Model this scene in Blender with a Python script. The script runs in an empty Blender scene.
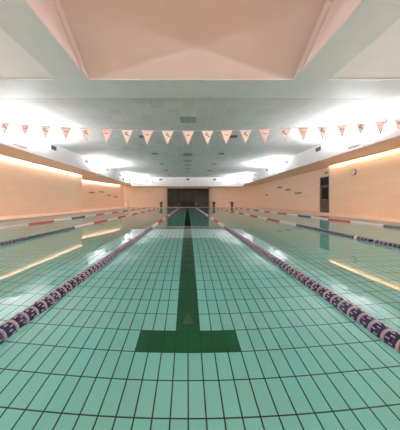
import bpy, bmesh, math, random
from mathutils import Vector, Matrix
random.seed(7)
S = bpy.context.scene
COL = S.collection
R = math.radians

# ------------------------------------------------------------ camera
EYE = 0.85                      # eye height above the water surface (water is z = 0)
cd = bpy.data.cameras.new('camera')
cam = bpy.data.objects.new('camera', cd); COL.objects.link(cam)
cam.location = (0, 0, EYE); cam.rotation_euler = (R(90), 0, 0)
cd.sensor_fit = 'HORIZONTAL'; cd.sensor_width = 36; cd.lens = 18.0
cd.shift_x = 12.5/400; cd.shift_y = -13/400
cd.clip_start = 0.02; cd.clip_end = 200
S.camera = cam

# ------------------------------------------------------------ world, light levels, exposure
w = bpy.data.worlds.new('world'); S.world = w; w.use_nodes = True
w.node_tree.nodes['Background'].inputs[0].default_value = (1, .97, .93, 1)
w.node_tree.nodes['Background'].inputs[1].default_value = 0.3
UPLIGHT_W = 860.0               # each wall washer on the soffits
FACE_FILL_W = 1000.0                  # fill lamp added to each fitting to brighten the soffit face
LED_E = 46.0                    # cove strip emission
FILL_W = 200.0                  # unseen fill lamps added behind the viewer
S.view_settings.view_transform = 'Standard'
S.view_settings.look = 'None'
S.view_settings.gamma = 1.0
S.view_settings.use_curve_mapping = False
S.view_settings.exposure = 0.2
c = S.cycles
c.use_denoising = True
c.max_bounces = 14; c.diffuse_bounces = 7; c.glossy_bounces = 6; c.transmission_bounces = 8
c.caustics_reflective = True; c.caustics_refractive = True
c.sample_clamp_indirect = 6.0
c.blur_glossy = 0.3

# ------------------------------------------------------------ materials
def new_mat(name):
    m = bpy.data.materials.new(name); m.use_nodes = True
    return m, m.node_tree.nodes, m.node_tree.links, m.node_tree.nodes['Principled BSDF']
def plain(name, col, rough=.5, metal=0, noise=.06, scale=9, spec=.5):
    m, n, l, b = new_mat(name)
    b.inputs['Roughness'].default_value = rough; b.inputs['Metallic'].default_value = metal
    b.inputs['Specular IOR Level'].default_value = spec
    t = n.new('ShaderNodeTexCoord'); z = n.new('ShaderNodeTexNoise'); z.inputs['Scale'].default_value = scale
    z.inputs['Detail'].default_value = 4
    l.new(t.outputs['Object'], z.inputs['Vector'])
    r = n.new('ShaderNodeValToRGB')
    r.color_ramp.elements[0].position = .3; r.color_ramp.elements[1].position = .7
    r.color_ramp.elements[0].color = [x*(1-noise) for x in col]+[1]
    r.color_ramp.elements[1].color = [min(1, x*(1+noise)) for x in col]+[1]
    l.new(z.outputs['Fac'], r.inputs[0]); l.new(r.outputs[0], b.inputs['Base Color'])
    return m
def emit(name, col, e):
    m, n, l, b = new_mat(name)
    b.inputs['Base Color'].default_value = (*col, 1)
    b.inputs['Emission Color'].default_value = (*col, 1); b.inputs['Emission Strength'].default_value = e
    return m
def gridmat(name, col, grout, px, py, wx, wy, axes='XY', rough=.3, var=.04, ox=0.0, oy=0.0, spec=.5, brick=False):
    """rectangular tiles with grout lines, laid out in object space"""
    m, n, l, b = new_mat(name)
    b.inputs['Roughness'].default_value = rough; b.inputs['Specular IOR Level'].default_value = spec
    t = n.new('ShaderNodeTexCoord'); sp = n.new('ShaderNodeSeparateXYZ'); l.new(t.outputs['Object'], sp.inputs[0])
    def M(op, a, bb=None):
        q = n.new('ShaderNodeMath'); q.operation = op
        for i, v in enumerate((a, bb)):
            if v is None: continue
            if isinstance(v, (int, float)): q.inputs[i].default_value = v
            else: l.new(v, q.inputs[i])
        return q.outputs[0]
    U = M('DIVIDE', M('ADD', sp.outputs[axes[0]], 100*px+ox), px)
    V = M('DIVIDE', M('ADD', sp.outputs[axes[1]], 100*py+oy), py)
    if brick: U = M('ADD', U, M('MULTIPLY', M('MODULO', M('FLOOR', V), 2), .5))
    def line(q, hw):
        f = M('FRACT', q); d = M('ABSOLUTE', M('SUBTRACT', f, .5))
        return M('GREATER_THAN', d, .5-hw)
    g = M('MAXIMUM', line(U, wx/px/2), line(V, wy/py/2))
    cb = n.new('ShaderNodeCombineXYZ'); l.new(M('FLOOR', U), cb.inputs[0]); l.new(M('FLOOR', V), cb.inputs[1])
    wn = n.new('ShaderNodeTexWhiteNoise'); l.new(cb.outputs[0], wn.inputs['Vector'])
    nz = n.new('ShaderNodeTexNoise'); nz.inputs['Scale'].default_value = 3; l.new(t.outputs['Object'], nz.inputs['Vector'])
    f = M('MULTIPLY', M('ADD', wn.outputs['Value'], nz.outputs['Fac']), .5)
    r = n.new('ShaderNodeValToRGB')
    r.color_ramp.elements[0].color = [x*(1-var) for x in col]+[1]
    r.color_ramp.elements[1].color = [min(1, x*(1+var)) for x in col]+[1]
    l.new(f, r.inputs[0])
    mx = n.new('ShaderNodeMix'); mx.data_type = 'RGBA'
    l.new(g, mx.inputs[0]); l.new(r.outputs[0], mx.inputs[6]); mx.inputs[7].default_value = (*grout, 1)
    l.new(mx.outputs[2], b.inputs['Base Color'])
    return m

M_TILE = gridmat('pool_tile', (.45, .88, .83), (.003, .035, .035), .127, .255, .011, .009, rough=.35, var=.05, ox=-.005, oy=-.130)
M_TILE_W = gridmat('pool_wall_tile', (.45, .88, .83), (.003, .035, .035), .25, .125, .008, .008, 'YZ', rough=.35)
M_TILE_E = gridmat('pool_end_tile', (.45, .88, .83), (.003, .035, .035), .25, .125, .008, .008, 'XZ', rough=.35)
M_GREEN = gridmat('lane_tile', (.001, .10, .03), (.001, .04, .012), .127, .255, .007, .006, rough=.35, var=.15, ox=-.005, oy=-.130, spec=.2)
M_WALL_S = gridmat('salmon_wall_side', (.82, .61, .45), (.74, .53, .38), 1.2, .3, .012, .012, 'YZ', rough=.55, var=.045, brick=True)
M_WALL_E = gridmat('salmon_wall_end', (.82, .61, .45), (.74, .53, .38), 1.2, .3, .012, .012, 'XZ', rough=.55, var=.045, brick=True)
M_CEIL = gridmat('ceiling_tile', (.48, .49, .485), (.57, .58, .575), .6, .6, .02, .02, rough=.8, var=.12, ox=.27, oy=-.1)
M_DECK = gridmat('deck_tile', (.78, .56, .44), (.6, .42, .33), .2, .2, .006, .006, rough=.35, var=.04)
M_WHITE = plain('white_plaster', (.78, .75, .76), .8, noise=.02, scale=2)
M_PLASTER = plain('ceiling_plaster', (.76, .74, .75), .8, noise=.02, scale=1.5)
M_BEAM = plain('beam_paint', (.56, .60, .60), .7, noise=.03, scale=3)
M_COFFER = plain('coffer_paint', (.66, .55, .52), .8, noise=.02, scale=1.5)
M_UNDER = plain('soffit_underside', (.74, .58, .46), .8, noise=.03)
M_DARK = plain('dark_grille', (.035, .04, .04), .6)
M_SLAT = plain('grille_slat', (.16, .17, .17), .5)
M_FRAME = plain('dark_frame', (.05, .045, .04), .4)
M_METAL = plain('steel', (.62, .62, .62), .25, metal=1)
M_BLACKP = plain('black_plastic', (.02, .02, .022), .45)
M_NAVY = plain('navy_plastic', (.012, .012, .055), .55, spec=.25)
M_BLUE = plain('blue_plastic', (.03, .06, .22), .35)
M_RED = plain('red_plastic', (.60, .045, .05), .35)
M_FWHITE = plain('white_plastic', (.80, .74, .72), .35)
M_RIM = plain('rim_plastic', (.34, .32, .37), .5, spec=.3)
M_STUD = plain('stud_plastic', (.5, .47, .52), .4)
M_FLAGW = plain('flag_white', (.90, .86, .84), .8)
M_FLAGP = plain('flag_pink', (.86, .70, .69), .8)
M_REDPRINT = plain('red_print', (.62, .10, .12), .7)
M_DARKPRINT = plain('dark_print', (.13, .09, .14), .7)
M_GREENSIGN = plain('sign_green', (.02, .32, .15), .5)
M_PLAQUE = plain('brown_plaque', (.28, .16, .09), .6)
M_DOOR = plain('door_panel', (.10, .055, .035), .4, noise=.25, scale=3)
M_LED = emit('led_strip', (1, .92, .86), LED_E*.9)
M_LEDO = emit('led_strip_warm', (1, .74, .48), LED_E*.62)
M_LAMP = emit('lamp_lens', (1, .97, .93), 30)
def darkglass():
    m, n, l, b = new_mat('dark_glass')
    b.inputs['Base Color'].default_value = (.012, .013, .01, 1); b.inputs['Roughness'].default_value = .25; b.inputs['Specular IOR Level'].default_value = .2
    return m
M_GLASS = darkglass()
M_CURTAIN = plain('dark_curtain', (.02, .018, .015), .7, noise=.5, scale=2.2)
def watermat():
    m, n, l, b = new_mat('pool_water'); n.remove(b)
    rf = n.new('ShaderNodeBsdfRefraction'); rf.inputs['IOR'].default_value = 1.333; rf.inputs['Roughness'].default_value = 0
    rf.inputs['Color'].default_value = (.84, 1, .985, 1)
    gl = n.new('ShaderNodeBsdfGlossy'); gl.inputs['Roughness'].default_value = 0
    fr = n.new('ShaderNodeFresnel'); ge = n.new('ShaderNodeNewGeometry'); mp = n.new('ShaderNodeMapRange')
    l.new(ge.outputs['Backfacing'], mp.inputs[0]); mp.inputs[3].default_value = 1.54; mp.inputs[4].default_value = 1.333
    l.new(mp.outputs[0], fr.inputs['IOR'])
    mx = n.new('ShaderNodeMixShader'); l.new(fr.outputs[0], mx.inputs[0]); l.new(rf.outputs[0], mx.inputs[1]); l.new(gl.outputs[0], mx.inputs[2])
    l.new(mx.outputs[0], n['Material Output'].inputs['Surface'])
    return m
M_WATER = watermat()

# ------------------------------------------------------------ mesh helpers
class MB:
    def __init__(s): s.bm = bmesh.new(); s.mats = []
    def mi(s, m):
        if m not in s.mats: s.mats.append(m)
        return s.mats.index(m)
    def box(s, a, b, m, rot=None, about=None):
        vs = [s.bm.verts.new(Vector((x, y, z))) for z in (a[2], b[2]) for y in (a[1], b[1]) for x in (a[0], b[0])]
        if rot is not None:
            o = Vector(about) if about else (Vector(a)+Vector(b))/2
            for v in vs: v.co = o + rot @ (v.co-o)
        i = s.mi(m)
        for f in ((0, 2, 3, 1), (4, 5, 7, 6), (0, 1, 5, 4), (2, 6, 7, 3), (0, 4, 6, 2), (1, 3, 7, 5)):
            fc = s.bm.faces.new([vs[k] for k in f]); fc.material_index = i
        return s
    def quad(s, pts, m):
        f = s.bm.faces.new([s.bm.verts.new(p) for p in pts]); f.material_index = s.mi(m); return s
    def prism(s, pts, d, m):
        """polygon pts extruded by vector d"""
        i = s.mi(m); d = Vector(d)
        a = [s.bm.verts.new(p) for p in pts]; b = [s.bm.verts.new(Vector(p)+d) for p in pts]
        s.bm.faces.new(a).material_index = i; s.bm.faces.new(b[::-1]).material_index = i
        n = len(a)
        for k in range(n):
            s.bm.faces.new([a[k], b[k], b[(k+1) % n], a[(k+1) % n]]).material_index = i
        return s
    def tube(s, path, r, m, seg=8, closed=False):
        i = s.mi(m); P = [Vector(p) for p in path]; rings = []
        for k, p in enumerate(P):
            t = (P[min(k+1, len(P)-1)]-P[max(k-1, 0)]).normalized()
            up = Vector((0, 0, 1)) if abs(t.z) < .9 else Vector((0, 1, 0))
            u = t.cross(up).normalized(); v = t.cross(u)
            rings.append([s.bm.verts.new(p+r*(u*math.cos(2*math.pi*j/seg)+v*math.sin(2*math.pi*j/seg))) for j in range(seg)])
        for a, b in zip(rings, rings[1:]):
            for j in range(seg):
                f = s.bm.faces.new([a[j], a[(j+1) % seg], b[(j+1) % seg], b[j]]); f.material_index = i; f.smooth = True
        s.bm.faces.new(rings[0][::-1]).material_index = i; s.bm.faces.new(rings[-1]).material_index = i
        return s
    def lathe(s, prof, axis, cen, mfun, seg=14):
        """prof: list of (t, r) along axis; mfun(k) gives the material of band k"""
        ax = Vector(axis).normalized(); up = Vector((0, 0, 1)) if abs(ax.z) < .9 else Vector((1, 0, 0))
        u = ax.cross(up).normalized(); v = ax.cross(u); C = Vector(cen); rings = []
        for t, r in prof:
            rings.append([s.bm.verts.new(C+ax*t+r*(u*math.cos(2*math.pi*j/seg)+v*math.sin(2*math.pi*j/seg))) for j in range(seg)])
        for k, (a, b) in enumerate(zip(rings, rings[1:])):
            i = s.mi(mfun(k))
            for j in range(seg):
                f = s.bm.faces.new([a[j], a[(j+1) % seg], b[(j+1) % seg], b[j]]); f.material_index = i
        s.bm.faces.new(rings[0][::-1]).material_index = s.mi(mfun(0))
        s.bm.faces.new(rings[-1]).material_index = s.mi(mfun(len(prof)-2))
        return s
    def mesh(s, name, recalc=True):
        if recalc: bmesh.ops.recalc_face_normals(s.bm, faces=s.bm.faces)
        me = bpy.data.meshes.new(name); s.bm.to_mesh(me); s.bm.free()
        for m in s.mats: me.materials.append(m)
        return me
    def build(s, name, parent=None, bevel=0, loc=None, recalc=True):
        o = bpy.data.objects.new(name, s.mesh(name, recalc)); COL.objects.link(o)
        if parent: o.parent = parent
        if loc: o.location = loc
        if bevel:
            q = o.modifiers.new('bevel', 'BEVEL'); q.width = bevel; q.segments = 2; q.limit_method = 'ANGLE'
        return o
def tag(o, label=None, cat=None, group=None, kind=None):
    if label: o['label'] = label
    if cat: o['category'] = cat
    if group: o['group'] = group
    if kind: o['kind'] = kind
    return o
def thing(name, label, cat, loc=(0, 0, 0), rz=0, group=None):
    o = bpy.data.objects.new(name, None); COL.objects.link(o); o.location = loc; o.rotation_euler = (0, 0, rz)
    o.empty_display_size = .1
    return tag(o, label, cat, group)
def struct(name, mb, bevel=0, recalc=True): return tag(mb.build(name, bevel=bevel, recalc=recalc), kind='structure')
def copy_tree(o, parent=None):
    k = o.copy(); COL.objects.link(k)
    if parent: k.parent = parent
    for ch in list(o.children): copy_tree(ch, k)
    return k

# ------------------------------------------------------------ dimensions (metres, z = 0 is the water)
PX = 8.5; PY0 = .2; PY1 = 29.8          # pool
DEPTH = 1.05
WL, WR = -10.45, 10.35                  # near side walls
WL2, WR2 = -10.95, 10.8                 # recessed far parts of the side walls
STEP_L, STEP_R = 19.8, 14.6
YB = -8.0; YF = 31.6
DK = .03                                # deck level
ZS = 3.51                               # soffit underside
ZC = 4.55                               # tiled ceiling
ZB = 4.50                               # beams
FX = 8.5                                # soffit faces

# pool basin
b = MB(); b.box((-PX, PY0, -DEPTH-.1), (PX, PY1, -DEPTH), M_TILE); struct('pool_floor', b)
b = MB(); b.box((-PX-.2, PY0, -DEPTH), (-PX, PY1, -.005), M_TILE_W); struct('pool_wall_left', b)
b = MB(); b.box((PX, PY0, -DEPTH), (PX+.2, PY1, -.005), M_TILE_W); struct('pool_wall_right', b)
b = MB(); b.box((-PX-.2, PY1, -DEPTH), (PX+.2, PY1+.2, -.005), M_TILE_E); struct('pool_wall_back', b)
b = MB(); b.box((-PX-.2, PY0-.2, -DEPTH), (PX+.2, PY0, -.005), M_TILE_E); struct('pool_wall_front', b)
# deck as four slabs
b = MB()
b.box((-13.5, YB, -.12), (-PX, YF+.2, DK), M_DECK); b.box((PX, YB, -.12), (11.1, YF+.2, DK), M_DECK)
b.box((-PX, YB, -.12), (PX, PY0, DK), M_DECK); b.box((-PX, PY1, -.12), (PX, YF+.2, DK), M_DECK)
struct('floor', b)
# water surface
wb = MB(); wb.quad([(-PX, PY0, 0), (PX, PY0, 0), (PX, PY1, 0), (-PX, PY1, 0)], M_WATER)
water = tag(wb.build('pool_water', recalc=False), 'still clear pool water filling the whole basin', 'water', kind='stuff')

# side walls with a step where they turn shallower
def side_wall(name, xa, xb, ys, s):
    b = MB()
    b.prism([(xa, YB, DK), (xa, ys, DK), (xb, ys, DK), (xb, YF-2.0, DK)] +
            [(xb - s*1.6*(1-math.cos(t*math.pi/16)), YF-2.0+2.0*math.sin(t*math.pi/16), DK) for t in range(1, 9)] +
            [(xb+s*.25, YF+.2, DK), (xb+s*.25, YB, DK)], (0, 0, ZC+.2-DK), M_WALL_S)
    return struct(name, b)
SLX = lambda y: -12.5+(y-23.7)*.2895          # the farther left wall runs aslant
b = MB(); b.prism([(WL, YB, DK), (WL, STEP_L, DK), (SLX(21), STEP_L, DK), (SLX(21), 21, DK), (SLX(31.4), 31.4, DK), (SLX(31.6)+.25, 31.75, DK), (-13.6, 31.75, DK), (-13.6, YB, DK)], (0, 0, ZC+.2-DK), M_WALL_S)
struct('wall_left', b)
side_wall('wall_right', WR, WR2, STEP_R, 1)
b = MB(); b.box((-10.7, YB-.2, DK), (10.7, YB, ZC+.2), M_WALL_E); struct('wall_front', b)
# end wall, with rounded returns into the dark window
WX0, WX1, WZ = -3.25, 3.45, 3.02
b = MB()
def endpier(x0, x1, inner):
    r = .55; pts = []
    if inner > 0:   # left pier, rounded at its right end
        pts = [(x0, YF, DK)] + [(x1-r+r*math.sin(t*math.pi/16), YF-0+0*t+r-r*math.cos(t*math.pi/16), DK) for t in range(0, 9)] + [(x1, YF+.9, DK), (x0, YF+.9, DK)]
    else:
        pts = [(x1, YF, DK)] + [(x0+r-r*math.sin(t*math.pi/16), YF+r-r*math.cos(t*math.pi/16), DK) for t in range(0, 9)] + [(x0, YF+.9, DK), (x1, YF+.9, DK)]
    b.prism(pts, (0, 0, ZC+.2-DK), M_WALL_E)
endpier(-10.4, WX0, 1); endpier(WX1, 9.35, -1)
b.box((WX0, YF+.05, WZ), (WX1, YF+.9, ZC+.2), M_WALL_E)
struct('wall_back', b)
b = MB(); b.box((WX0, YF+.9, DK), (WX1, YF+1.0, WZ), M_CURTAIN)
o = struct('window_1', b)
fr = MB()
n = 6
for k in range(n+1):
    x = WX0+.03+(WX1-WX0-.06)*k/n; fr.box((x-.03, YF+.62, DK), (x+.03, YF+.7, WZ), M_FRAME)
fr.box((WX0, YF+.62, WZ-.08), (WX1, YF+.7, WZ), M_FRAME); fr.box((WX0, YF+.62, DK), (WX1, YF+.7, DK+.08), M_FRAME)
fr.build('window_frame', o)
pn = MB(); pn.box((WX0, YF+.65, DK), (WX1, YF+.66, WZ), M_GLASS)
pn.build('pane', o)
b = MB(); b.box((WX0, YF+.02, DK), (WX1, YF+.62, DK+.005), M_DECK); struct('window_sill', b)

# soffits along both sides and across the far end
def soffit(name, x0, x1, face, y0, y1):
    b = MB(); b.box((x0, y0, ZS), (x1, y1, ZC+.1), M_WHITE)
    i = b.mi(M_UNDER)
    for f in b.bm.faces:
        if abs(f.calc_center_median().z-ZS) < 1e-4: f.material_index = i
    return struct(name, b)
soffit('ceiling_soffit_left', -13.5, -FX, 1, YB, YF+.2)
soffit('ceiling_soffit_right', FX, 11.05, 1, YB, YF+.2)
b = MB(); b.box((-FX, 30.2, 3.22), (FX, 30.5, ZC+.1), M_WHITE)
struct('ceiling_bulkhead', b)
b = MB(); b.box((-8.5, 30.5, 3.26), (8.5, YF+.1, 3.36), M_UNDER); struct('ceiling_end', b)
# tiled ceiling, plaster ceiling, beams, coffer
b = MB(); b.box((-FX, 7.02, ZC), (FX, 30.3, ZC+.1), M_CEIL); struct('ceiling', b)
b = MB(); b.box((-FX, YB, ZC-.03), (-3.91, 7.02, ZC+.1), M_PLASTER); b.box((4.22, YB, ZC-.03), (FX, 7.02, ZC+.1), M_PLASTER)
b.box((-3.91, YB, ZC-.03), (4.22, -1.9, ZC+.1), M_PLASTER)
struct('ceiling_plaster', b)
b = MB(); b.box((-FX, 5.98, ZB), (FX, 7.02, ZC+.1), M_BEAM); struct('beam_cross', b)
b = MB(); b.box((-3.91, -1.9, ZB), (-2.96, 5.98, ZC+.1), M_BEAM); struct('beam_left', b)
b = MB(); b.box((3.19, -1.9, ZB), (4.22, 5.98, ZC+.1), M_BEAM); struct('beam_right', b)
b = MB(); b.box((-2.96, -1.9, ZB), (3.19, -.9, ZC+.1), M_BEAM); struct('beam_front', b)
RY, RZ = 2.5, ZB+.636*3.48
b = MB()
xa, xb = -2.96, 3.19
b.prism([(xa, 5.98, ZB+.02), (xa, RY, RZ), (xa, RY, RZ+.2), (xa, 6.1, ZB+.12)], (xb-xa, 0, 0), M_COFFER)
b.prism([(xa, -.9, ZB+.02), (xa, RY, RZ), (xa, RY, RZ+.2), (xa, -1.1, ZB+.12)], (xb-xa, 0, 0), M_COFFER)
for x0, x1 in ((xa-.1, xa+.012), (xb-.012, xb+.1)):
    b.prism([(x0, 6.03, ZB+.02), (x0, RY, RZ+.1), (x0, -.95, ZB+.02)], (x1-x0, 0, 0), M_COFFER)
struct('ceiling_coffer', b)
b = MB()
for x0, x1 in ((xa, xa+.05), (xb-.05, xb)):      # narrow fascia step along the slopes
    b.prism([(x0, 5.98, ZB), (x0, RY, RZ), (x0, RY, RZ-.28), (x0, 5.98-.28/.636, ZB)], (x1-x0, 0, 0), M_COFFER)
struct('trim_1', b)

# cove light strips at the heads of the walls
def cove(name, xw, s, y0, y1, mat, label, rz=0):
    """xw = wall plane, s = direction into the hall"""
    t = thing(name, label, 'light strip', (xw, (y0+y1)/2, ZS-.002), rz); h = (y1-y0)/2
    q = MB(); q.box((min(s*.03, s*.10), -h, -.022), (max(s*.03, s*.10), h, -.008), mat); q.build('diffuser', t)
    q = MB(); q.box((min(s*.01, s*.15), -h, -.008), (max(s*.01, s*.15), h, 0), M_UNDER); q.box((min(s*.15, s*.17), -h, -.085), (max(s*.15, s*.17), h, 0), M_UNDER); q.build('lip', t)
cove('light_strip', WL, 1, YB+.3, STEP_L-.05, M_LED, 'glowing white strip along the top of the left wall, nearer length')
cove('light_strip', SLX(26.2), 1, 21.4, 31.0, M_LED, 'glowing white strip along the top of the left wall, farther length', -math.atan(.2895))
cove('light_strip', WR, -1, YB+.3, STEP_R-.05, M_LEDO, 'glowing orange strip along the top of the right wall by the clock')

# uplights on the soffit faces
def uplight(label):
    t = thing('uplight', label, 'lamp', group='uplights along the soffits')
    q = MB(); q.box((.14, -.38, -.07), (.34, .38, .03), M_FWHITE); q.build('housing', t, bevel=.012)
    q = MB(); q.box((.16, -.34, .03), (.32, .34, .036), M_LAMP); q.build('lens', t)
    for s in (-.25, .25):
        q = MB(); q.box((0, s-.02, -.06), (.15, s+.02, -.03), M_METAL); q.build('bracket', t)
    ld = bpy.data.lights.new('uplight_lamp', 'AREA'); ld.shape = 'RECTANGLE'; ld.size = .14; ld.size_y = .6
    ld.energy = UPLIGHT_W; ld.color = (.95, .95, 1); ld.spread = R(160)
    lo = bpy.data.objects.new('lamp', ld); COL.objects.link(lo); lo.parent = t
    lo.location = (.24, 0, .05); lo.rotation_euler = (0, R(180+28), 0)
    l2 = bpy.data.lights.new('face_fill', 'AREA'); l2.shape = 'RECTANGLE'; l2.size = .1; l2.size_y = .6  # extra fill lamp, added so the soffit face near the fitting burns brighter
    l2.energy = FACE_FILL_W; l2.color = (.97, .96, 1); l2.spread = R(175)
    lo = bpy.data.objects.new('lamp', l2); COL.objects.link(lo); lo.parent = t
    lo.location = (.26, 0, .06); lo.rotation_euler = (0, R(180-20), 0)
    return t
up0 = None
for s, side in ((-1, 'left'), (1, 'right')):
    for y, wh in ((.8, 'behind the frame edge, over the near end'), (9.9, 'nearest the row of flags'), (19, 'halfway down the hall'), (28, 'nearest the far bulkhead')):
        lab = 'white uplight on the %s soffit face, %s' % (side, wh)
        t = uplight(lab)
        t.location = (s*FX, y, 3.66); t.rotation_euler = (0, 0, 0 if s < 0 else math.pi)
# fill lamps added out of view behind the viewer to brighten the hall
for i, x in enumerate((-5.8, 5.8)):
    t = thing('fill_light', 'added square fill light behind the viewer on the %s' % ('left', 'right')[i], 'lamp', (x, -4.5, ZC), group='fill lights added behind the viewer')
    q = MB(); q.box((-.9, -.9, -.05), (.9, .9, 0), M_FWHITE); q.build('housing', t)
    q = MB(); q.box((-.85, -.85, -.055), (.85, .85, -.05), M_LAMP); q.build('diffuser', t)
    ld = bpy.data.lights.new('fill_lamp', 'AREA'); ld.shape = 'SQUARE'; ld.size = 1.7; ld.energy = FILL_W; ld.color = (.96, .95, 1)
    lo = bpy.data.objects.new('lamp', ld); COL.objects.link(lo); lo.parent = t; lo.location = (0, 0, -.07)

# ------------------------------------------------------------ lane markings on the floor
YT = 1.915; TC = .005
b = MB(); z0, z1 = -DEPTH, -DEPTH+.002
TP = [(-.5, YT, z0), (.5, YT, z0), (.5, YT+.25, z0), (.125, YT+.25, z0), (.125, 27.6, z0), (.5, 27.6, z0), (.5, 27.85, z0), (-.5, 27.85, z0), (-.5, 27.6, z0), (-.125, 27.6, z0), (-.125, YT+.25, z0), (-.5, YT+.25, z0)]
b.prism([(x*1.016+TC, y+(.005 if abs(y-YT-.25) < .01 else 0), z) for x, y, z in TP], (0, 0, z1-z0), M_GREEN)
mk = tag(b.build('lane_marking', loc=(0, 0, 0)), 'dark green T-shaped lane marking on the pool floor in the centre lane', 'lane marking')

# ------------------------------------------------------------ lane ropes
PITCH = .088
def float_mesh(kind):
    q = MB()
    if kind == 'ringed':
        # dark perforated barrel, light flange at one end
        q.lathe([(-.040, .020), (-.036, .044), (-.020, .052), (.020, .052), (.026, .046)], (0, 1, 0), (0, 0, 0), lambda k: M_NAVY, 14)
        q.lathe([(.025, .048), (.027, .0595), (.036, .0595), (.038, .050), (.040, .022)], (0, 1, 0), (0, 0, 0), lambda k: M_RIM, 16)
        for j in range(14):
            a = 2*math.pi*(j+.5)/14
            for yy in ((-.024, -.012) if j % 2 else (-.006, .006)):
                cx, cz = .0515*math.cos(a), .0515*math.sin(a)
                q.box((cx-.0035, yy, cz-.0035), (cx+.0035, yy+.006, cz+.0035), M_STUD, rot=Matrix.Rotation(-a, 3, 'Y'))
    else:
        m = {'red': M_RED, 'white': M_FWHITE, 'blue': M_BLUE}[kind]
        q.lathe([(-.040, .020), (-.036, .046), (-.028, .054), (-.006, .054), (0, .044), (.006, .054), (.028, .054), (.036, .046), (.040, .020)], (0, 1, 0), (0, 0, 0), lambda k: m, 14)
    return q.mesh('float_'+kind)
FM = {k: float_mesh(k) for k in ('ringed', 'red', 'white', 'blue')}
def float_kind(y, outer, navy_end):
    if y < navy_end: return 'ringed'
    k = int((y-navy_end)/1.34)
    if k % 2 == 0: return 'white'
    return 'blue' if outer and (k//2) % 3 == 1 else 'red'
def lane_rope(x, label, outer, y_seen, navy_end, gap=None, marker=None):
    t = thing('lane_rope', label, 'lane rope', (x, 0, .012), group='lane ropes stretched down the pool')
    q = MB(); q.tube([(0, PY0+.02, 0), (0, 12, 0), (0, PY1-.01, 0)], .008, M_METAL, 6); q.build('cable', t)
    ys = [PY0+.12+PITCH*i for i in range(int((PY1-PY0-.3)/PITCH))]
    rest = MB(); cnt = 0
    rng = random.Random(int(abs(x)*100))
    far = bmesh.new(); mats = [M_NAVY, M_RIM, M_STUD, M_RED, M_FWHITE, M_BLUE]
    for y in ys:
        kd = float_kind(y, outer, navy_end)
        if gap and gap[0] < y < gap[1]: continue
        if marker and abs(y-marker) < PITCH/2: kd = 'white'
        if y > y_seen and cnt < 100:
            o = bpy.data.objects.new('float', FM[kd]); COL.objects.link(o); o.parent = t
            o.location = (rng.uniform(-.003, .003), y, rng.uniform(-.002, .003)); o.rotation_euler = (rng.uniform(-.05, .05), rng.uniform(0, 6), rng.uniform(-.06, .06))
            cnt += 1
        else:
            n0 = len(far.verts); f0 = len(far.faces)
            far.from_mesh(FM[kd]); far.verts.ensure_lookup_table(); far.faces.ensure_lookup_table()
            for v in far.verts[n0:]: v.co.y += y
            src = [m for m in FM[kd].materials]
            for f in far.faces[f0:]: f.material_index = mats.index(src[f.material_index])
    me = bpy.data.meshes.new('float_string'); far.to_mesh(me); far.free()
    for m in mats: me.materials.append(m)
    o = bpy.data.objects.new('float_string', me); COL.objects.link(o); o.parent = t; o['kind'] = 'stuff'
    return t
lane_rope(-1.17, 'navy ringed lane rope left of the centre lane, turning red and white farther off', False, 1.15, 6.4)
lane_rope(1.25, 'navy ringed lane rope right of the centre lane, turning red and white farther off', False, 1.0, 6.6)
lane_rope(-3.67, 'second lane rope to the left of the centre lane, between its neighbours', False, 3.7, 6.4)
lane_rope(3.92, 'second lane rope right of the centre lane, with a gap in its navy floats', False, 3.5, 7.1, gap=(4.13, 4.26), marker=4.66)
lane_rope(-5.85, 'outermost lane rope on the left, nearest the left wall', True, 6.0, 6.0)
lane_rope(6.78, 'outermost lane rope on the right, nearest the wall with the clock', True, 6.0, 6.9)

# ------------------------------------------------------------ flag lines
def flag_line(y, label, n, spacing, w, h, detail):
    t = thing('flag_line', label, 'flag line', (0, y, 0))
    zf = lambda x: 3.205+.0078*x*x
    q = MB(); xs = [-FX+.02+(2*FX-.04)*k/40 for k in range(41)]
    q.tube([(x, 0, zf(x)) for x in xs], .006, M_FWHITE, 6); q.build('cord', t)
    for k in range(-n, n+1):
        x = k*(.675 if k < 0 else .637)+.02
        if abs(x)+w/2 > FX: continue
        z = zf(x); dark = (k % 2 == 1)
        tl = random.uniform(-.05, .05)
        q = MB()
        q.prism([(x-w/2, -.0015, z), (x+w/2, -.0015, z), (x+tl*.3, -.0015, z-h)], (0, .003, 0), M_FLAGP if detail == 1 else M_FLAGW)
        p = q.build('pennant', t)
        if detail:
            q = MB(); s = .86 if dark else .62; zc = z-h*.33
            q.prism([(x-w/2*s, -.004, zc+h*.33*s), (x+w/2*s, -.004, zc+h*.33*s), (x+tl*.3, -.004, zc-h*.66*s)], (0, .0025, 0), M_FLAGW)
            q.build('panel', p)
            q = MB(); zc = z-h*.26
            if dark:     # open curl with a trailing stroke
                for a in range(7):
                    a0 = R(40+a*42); a1 = R(40+(a+1)*42); r0, r1 = .028, .055
                    q.prism([(x-.01+r0*math.cos(a0), -.008, zc+r0*math.sin(a0)), (x-.01+r1*math.cos(a0), -.008, zc+r1*math.sin(a0)),
                             (x-.01+r1*math.cos(a1), -.008, zc+r1*math.sin(a1)), (x-.01+r0*math.cos(a1), -.008, zc+r0*math.sin(a1))], (0, .003, 0), M_DARKPRINT)
                q.box((x+.02, -.008, zc-.085), (x+.07, -.005, zc-.055), M_DARKPRINT, rot=Matrix.Rotation(.6, 3, 'Y'))
            else:        # two joined wings
                for s in (-1, 1):
                    q.prism([(x, -.008, zc-.03), (x+s*.075, -.008, zc+.03), (x+s*.05, -.008, zc-.025), (x, -.008, zc-.055)], (0, .003, 0), M_REDPRINT)
            q.build('emblem', p)
flag_line(6.63, 'string of pink and white triangular pennants hanging across the pool, nearer line', 13, .65, .39, .46, True)
flag_line(23.2, 'far string of small white pennants hanging before the end bulkhead', 13, .65, .36, .42, 2)

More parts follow.
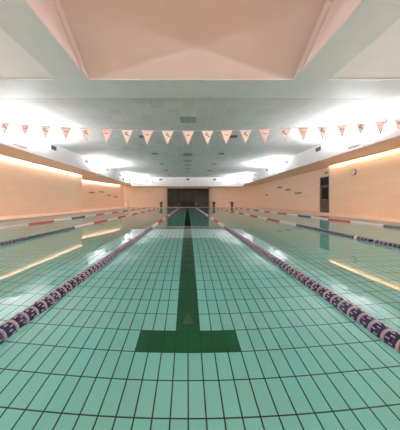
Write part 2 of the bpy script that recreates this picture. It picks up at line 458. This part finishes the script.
# ------------------------------------------------------------ vents and ceiling panels
def grille(w, h, nsl, parent):
    q = MB(); q.box((-w/2, -.005, -h/2), (w/2, 0, h/2), M_DARK); q.build('backing', parent)
    q = MB()
    q.box((-w/2-.02, -.015, -h/2-.02), (w/2+.02, 0, -h/2), M_SLAT); q.box((-w/2-.02, -.015, h/2), (w/2+.02, 0, h/2+.02), M_SLAT)
    q.box((-w/2-.02, -.015, -h/2), (-w/2, 0, h/2), M_SLAT); q.box((w/2, -.015, -h/2), (w/2+.02, 0, h/2), M_SLAT)
    q.build('frame', parent)
    q = MB()
    for k in range(nsl):
        z = -h/2+h*(k+.5)/nsl; q.box((-w/2, -.012, z-.006), (w/2, -.004, z+.006), M_SLAT)
    q.build('slats', parent)
ordn = ['first', 'second', 'third', 'fourth', 'fifth', 'sixth']
proto = thing('air_vent', 'x', 'vent', group='vents in the soffit faces'); grille(.46, .22, 5, proto)
first = True
for s, side, y0 in ((-1, 'left', 8.5), (1, 'right', 8.8)):
    for k in range(5):
        y = y0+4.2*k
        v = proto if first else copy_tree(proto); first = False
        v.location = (s*FX, y, 4.28); v.rotation_euler = (0, 0, R(90) if s < 0 else R(-90))
        v['label'] = 'dark slatted vent in the %s soffit face, %s from the near end' % (side, ordn[k])
for x, nm in ((-4.05, 'left'), (0.05, 'middle'), (4.1, 'right')):
    v = copy_tree(proto); v.location = (x, 30.2, 4.25); v.rotation_euler = (0, 0, 0); v['group'] = 'vents in the end bulkhead'
    v['label'] = 'small dark vent in the white end bulkhead, %s one of three' % nm
vp = thing('ceiling_vent', 'x', 'vent', group='slot vents in the tiled ceiling')
g2 = MB(); g2.box((-.23, -.2, -.006), (.23, .2, 0), M_DARK); g2.build('backing', vp)
g2 = MB()
for k in range(5): g2.box((-.23, -.18+.08*k, -.016), (.23, -.165+.08*k, -.006), M_SLAT)
g2.box((-.25, -.22, -.012), (.25, -.2, 0), M_SLAT); g2.box((-.25, .2, -.012), (.25, .22, 0), M_SLAT)
g2.build('slats', vp)
first = True
for k, y in enumerate((11.3, 15.3, 19.5, 23.5, 27.5)):
    for x, nm in ((-2.5, 'left'), (2.58, 'right')):
        v = vp if first else copy_tree(vp); first = False
        v.location = (x, y, ZC)
        v['label'] = 'dark slot vent in the tiled ceiling, %s row, %s from the flags' % (nm, ordn[k])
M_PANEL = plain('grey_panel', (.30, .33, .32), .5)
for k, y in enumerate((8.98, 15.7, 17.9, 20.1, 22.3, 24.5)):
    t = thing('ceiling_panel', 'square grey panel along the centre line of the tiled ceiling, %s from the beam' % ordn[k], 'ceiling panel', (.03, y, ZC), group='grey panels down the middle of the ceiling')
    q = MB(); q.box((-.32, -.28, -.012), (.32, .28, 0), M_PANEL); q.build('panel', t)
    q = MB()
    for a, bb in (((-.34, -.3), (.34, -.28)), ((-.34, .28), (.34, .3)), ((-.34, -.28), (-.32, .28)), ((.32, -.28), (.34, .28)), ((-.01, -.28), (.01, .28))):
        q.box((*a, -.018), (*bb, 0), M_SLAT)
    q.build('frame', t)

# ------------------------------------------------------------ right wall: door, sign, clock, plaques
dy0, dy1 = 15.12, 16.25; dzt = 2.86
t = thing('door_1', None, None, (WR2, (dy0+dy1)/2, DK)); t['kind'] = 'structure'
W = dy1-dy0; H = dzt-DK
q = MB(); q.box((-.06, -W/2, 0), (0, -W/2+.08, H), M_METAL); q.box((-.06, W/2-.08, 0), (0, W/2, H), M_METAL); q.box((-.06, -W/2, H-.08), (0, W/2, H), M_METAL); q.box((-.05, -W/2, 2.1), (0, W/2, 2.15), M_FRAME)
q.build('door_frame', t)
q = MB(); q.box((-.03, -W/2+.08, 0), (0, W/2-.08, 2.1), M_DOOR); q.box((-.03, -W/2+.08, 2.15), (0, W/2-.08, H-.08), M_GLASS)
q.box((-.035, -.35, 1.0), (-.03, .35, 1.95), M_GLASS)
q.build('door_leaf', t)
q = MB(); q.tube([(-.09, -.3, 1.02), (-.09, .3, 1.02)], .014, M_METAL, 8); q.box((-.09, -.3, 1.0), (-.03, -.27, 1.04), M_METAL); q.box((-.09, .27, 1.0), (-.03, .3, 1.04), M_METAL)
q.build('door_handle', t)
t = thing('exit_sign', 'green emergency exit sign above the dark door in the right wall', 'sign', (WR2, 15.55, 3.1))
q = MB(); q.box((-.04, -.2, -.1), (0, .2, .1), M_FWHITE); q.build('housing', t)
q = MB(); q.box((-.045, -.19, -.09), (-.04, .19, .09), M_GREENSIGN); q.build('face', t)
q = MB()
q.lathe([(0, .018), (.003, .018)], (-1, 0, 0), (-.045, .03, .055), lambda k: M_FWHITE, 10)
def bar(p0, p1, w):
    p0 = Vector(p0); p1 = Vector(p1); d = (p1-p0).normalized(); nrm = Vector((-d.y, d.x))*w/2
    q.prism([(-.0455, *(p0+nrm)), (-.0455, *(p1+nrm)), (-.0455, *(p1-nrm)), (-.0455, *(p0-nrm))], (-.002, 0, 0), M_FWHITE)
for a in (((.03, .035), (.01, -.02), .03), ((.01, -.02), (.05, -.05), .018), ((.05, -.05), (.045, -.08), .016), ((.01, -.02), (-.03, -.055), .018), ((.025, .025), (.07, .0), .013), ((.02, .02), (-.02, .01), .013),
          ((-.15, .0), (-.08, .0), .018), ((-.15, .0), (-.12, .03), .016), ((-.15, .0), (-.12, -.03), .016), ((.12, .08), (.12, -.08), .012), ((.17, .08), (.17, -.08), .012)):
    bar(*a)
q.build('pictogram', t)
t = thing('wall_clock', 'round wall clock with a dark rim high on the right wall', 'clock', (WR, 12.45, 2.72))
q = MB(); q.lathe([(0, .21), (.05, .21), (.06, .2), (.06, .185)], (-1, 0, 0), (0, 0, 0), lambda k: M_FRAME, 28); q.build('rim', t)
q = MB(); q.lathe([(.055, .184), (.064, .184)], (-1, 0, 0), (0, 0, 0), lambda k: M_FWHITE, 28)
for k in range(12):
    a = k*math.pi/6; q.box((-.067, -.007, .14), (-.064, .007, .172), M_BLACKP, rot=Matrix.Rotation(a, 3, 'X'), about=(-.065, 0, 0))
q.build('dial', t)
for a, ln in ((R(-60), .095), (R(35), .14)):
    q = MB(); q.box((-.070, -.008, -.02), (-.067, .008, ln), M_BLACKP, rot=Matrix.Rotation(a, 3, 'X'), about=(-.068, 0, 0)); q.build('hand', t)
t = thing('wall_panel', 'small white upright panel on the right wall left of the dark door', 'panel', (WR2, 17.3, 2.2))
q = MB(); q.box((-.03, -.12, -.2), (0, .12, .2), M_FWHITE); q.build('cover', t, bevel=.008)
q = MB(); q.box((-.036, -.05, -.02), (-.03, .05, .1), M_SLAT); q.build('switch', t)
# relief plaques: a long low swimmer-like wave form
def plaque(x, y, z, L, s, label, grp, rz=0):
    q = MB(); up = []; lo = []
    for k in range(17):
        u = k/16; yy = (u-.5)*L
        up.append((0, yy, .10*math.sin(math.pi*u)**.6+.035*math.sin(5*math.pi*u)+.01)); lo.append((0, yy, -.05*math.sin(math.pi*u)**.5-.02))
    q.prism(up+lo[::-1], (-s*.03, 0, 0), M_PLAQUE)
    o = tag(q.build('wall_plaque', loc=(x, y, z)), label, 'wall relief', grp); o.rotation_euler = (0, 0, rz)
for (y, z, L, lb) in ((19.5, 1.7, 1.35, 'lowest and nearest the door'), (21.5, 2.14, 1.2, 'in the middle of the group'), (23.4, 2.55, 1.2, 'highest of the group'), (27.3, 1.8, .9, 'farthest from the door')):
    plaque(WR2, y, z, L, 1, 'long brown relief plaque on the right wall, '+lb, 'relief plaques on the right wall')
for (y, z, L, lb) in ((25.19, 2.02, 1.0, 'nearest of four'), (26.9, 2.2, 1.0, 'second of four'), (28.4, 1.77, .9, 'third of four'), (29.8, 1.6, .9, 'farthest of four')):
    plaque(SLX(y)+.003, y, z, L, -1, 'brown relief plaque on the far left wall, %s' % lb, 'relief plaques on the left wall', -math.atan(.2895))

# ------------------------------------------------------------ starting blocks at the far end, ladder
def block():
    t = thing('starting_block', 'x', 'starting block', group='starting blocks at the far end')
    q = MB(); q.box((-.22, -.22, 0), (.22, .22, .03), M_METAL); q.build('base_plate', t)
    q = MB(); q.prism([(-.13, -.12, .03), (.13, -.12, .03), (.13, .14, .03), (-.13, .14, .03)], (0, 0, .62), M_BLACKP); q.build('pedestal', t)
    q = MB(); q.box((-.27, -.28, .65), (.27, .30, .71), M_BLACKP, rot=Matrix.Rotation(R(10), 3, 'X')); q.build('platform', t, bevel=.01)
    q = MB(); q.tube([(-.2, -.2, .62), (-.2, -.3, .48), (.2, -.3, .48), (.2, -.2, .62)], .014, M_METAL, 8); q.build('handle', t)
    q = MB(); q.box((-.2, .2, .70), (.2, .32, .86), M_BLACKP); q.build('back_plate', t, bevel=.01)
    return t
pb = block()
for i, (x, lb) in enumerate(((-3.98, 'leftmost, before the salmon wall'), (-1.35, 'left one before the dark window'), (1.32, 'right one before the dark window'), (3.98, 'just right of the dark window'), (6.72, 'rightmost of all'))):
    o = pb if i == 0 else copy_tree(pb)
    o.location = (x, 30.25, DK); o['label'] = 'dark starting block at the far end of the pool, '+lb
t = thing('pool_ladder', 'pale steel ladder handrails at the far left corner of the pool', 'ladder', (-PX, 28.2, DK))
for s in (-.25, .25):
    q = MB(); pts = [(-.55, s, 0)]+[(-.2-.35*math.cos(a*math.pi/8), s, .6+.35*math.sin(a*math.pi/8)) for a in range(9)]+[(.15, s, -1.0)]
    q.tube(pts, .022, M_METAL, 8); q.build('handrail', t)
for k in range(3):
    q = MB(); q.box((.12, -.25, -.3-.28*k), (.2, .25, -.27-.28*k), M_METAL); q.build('tread', t)
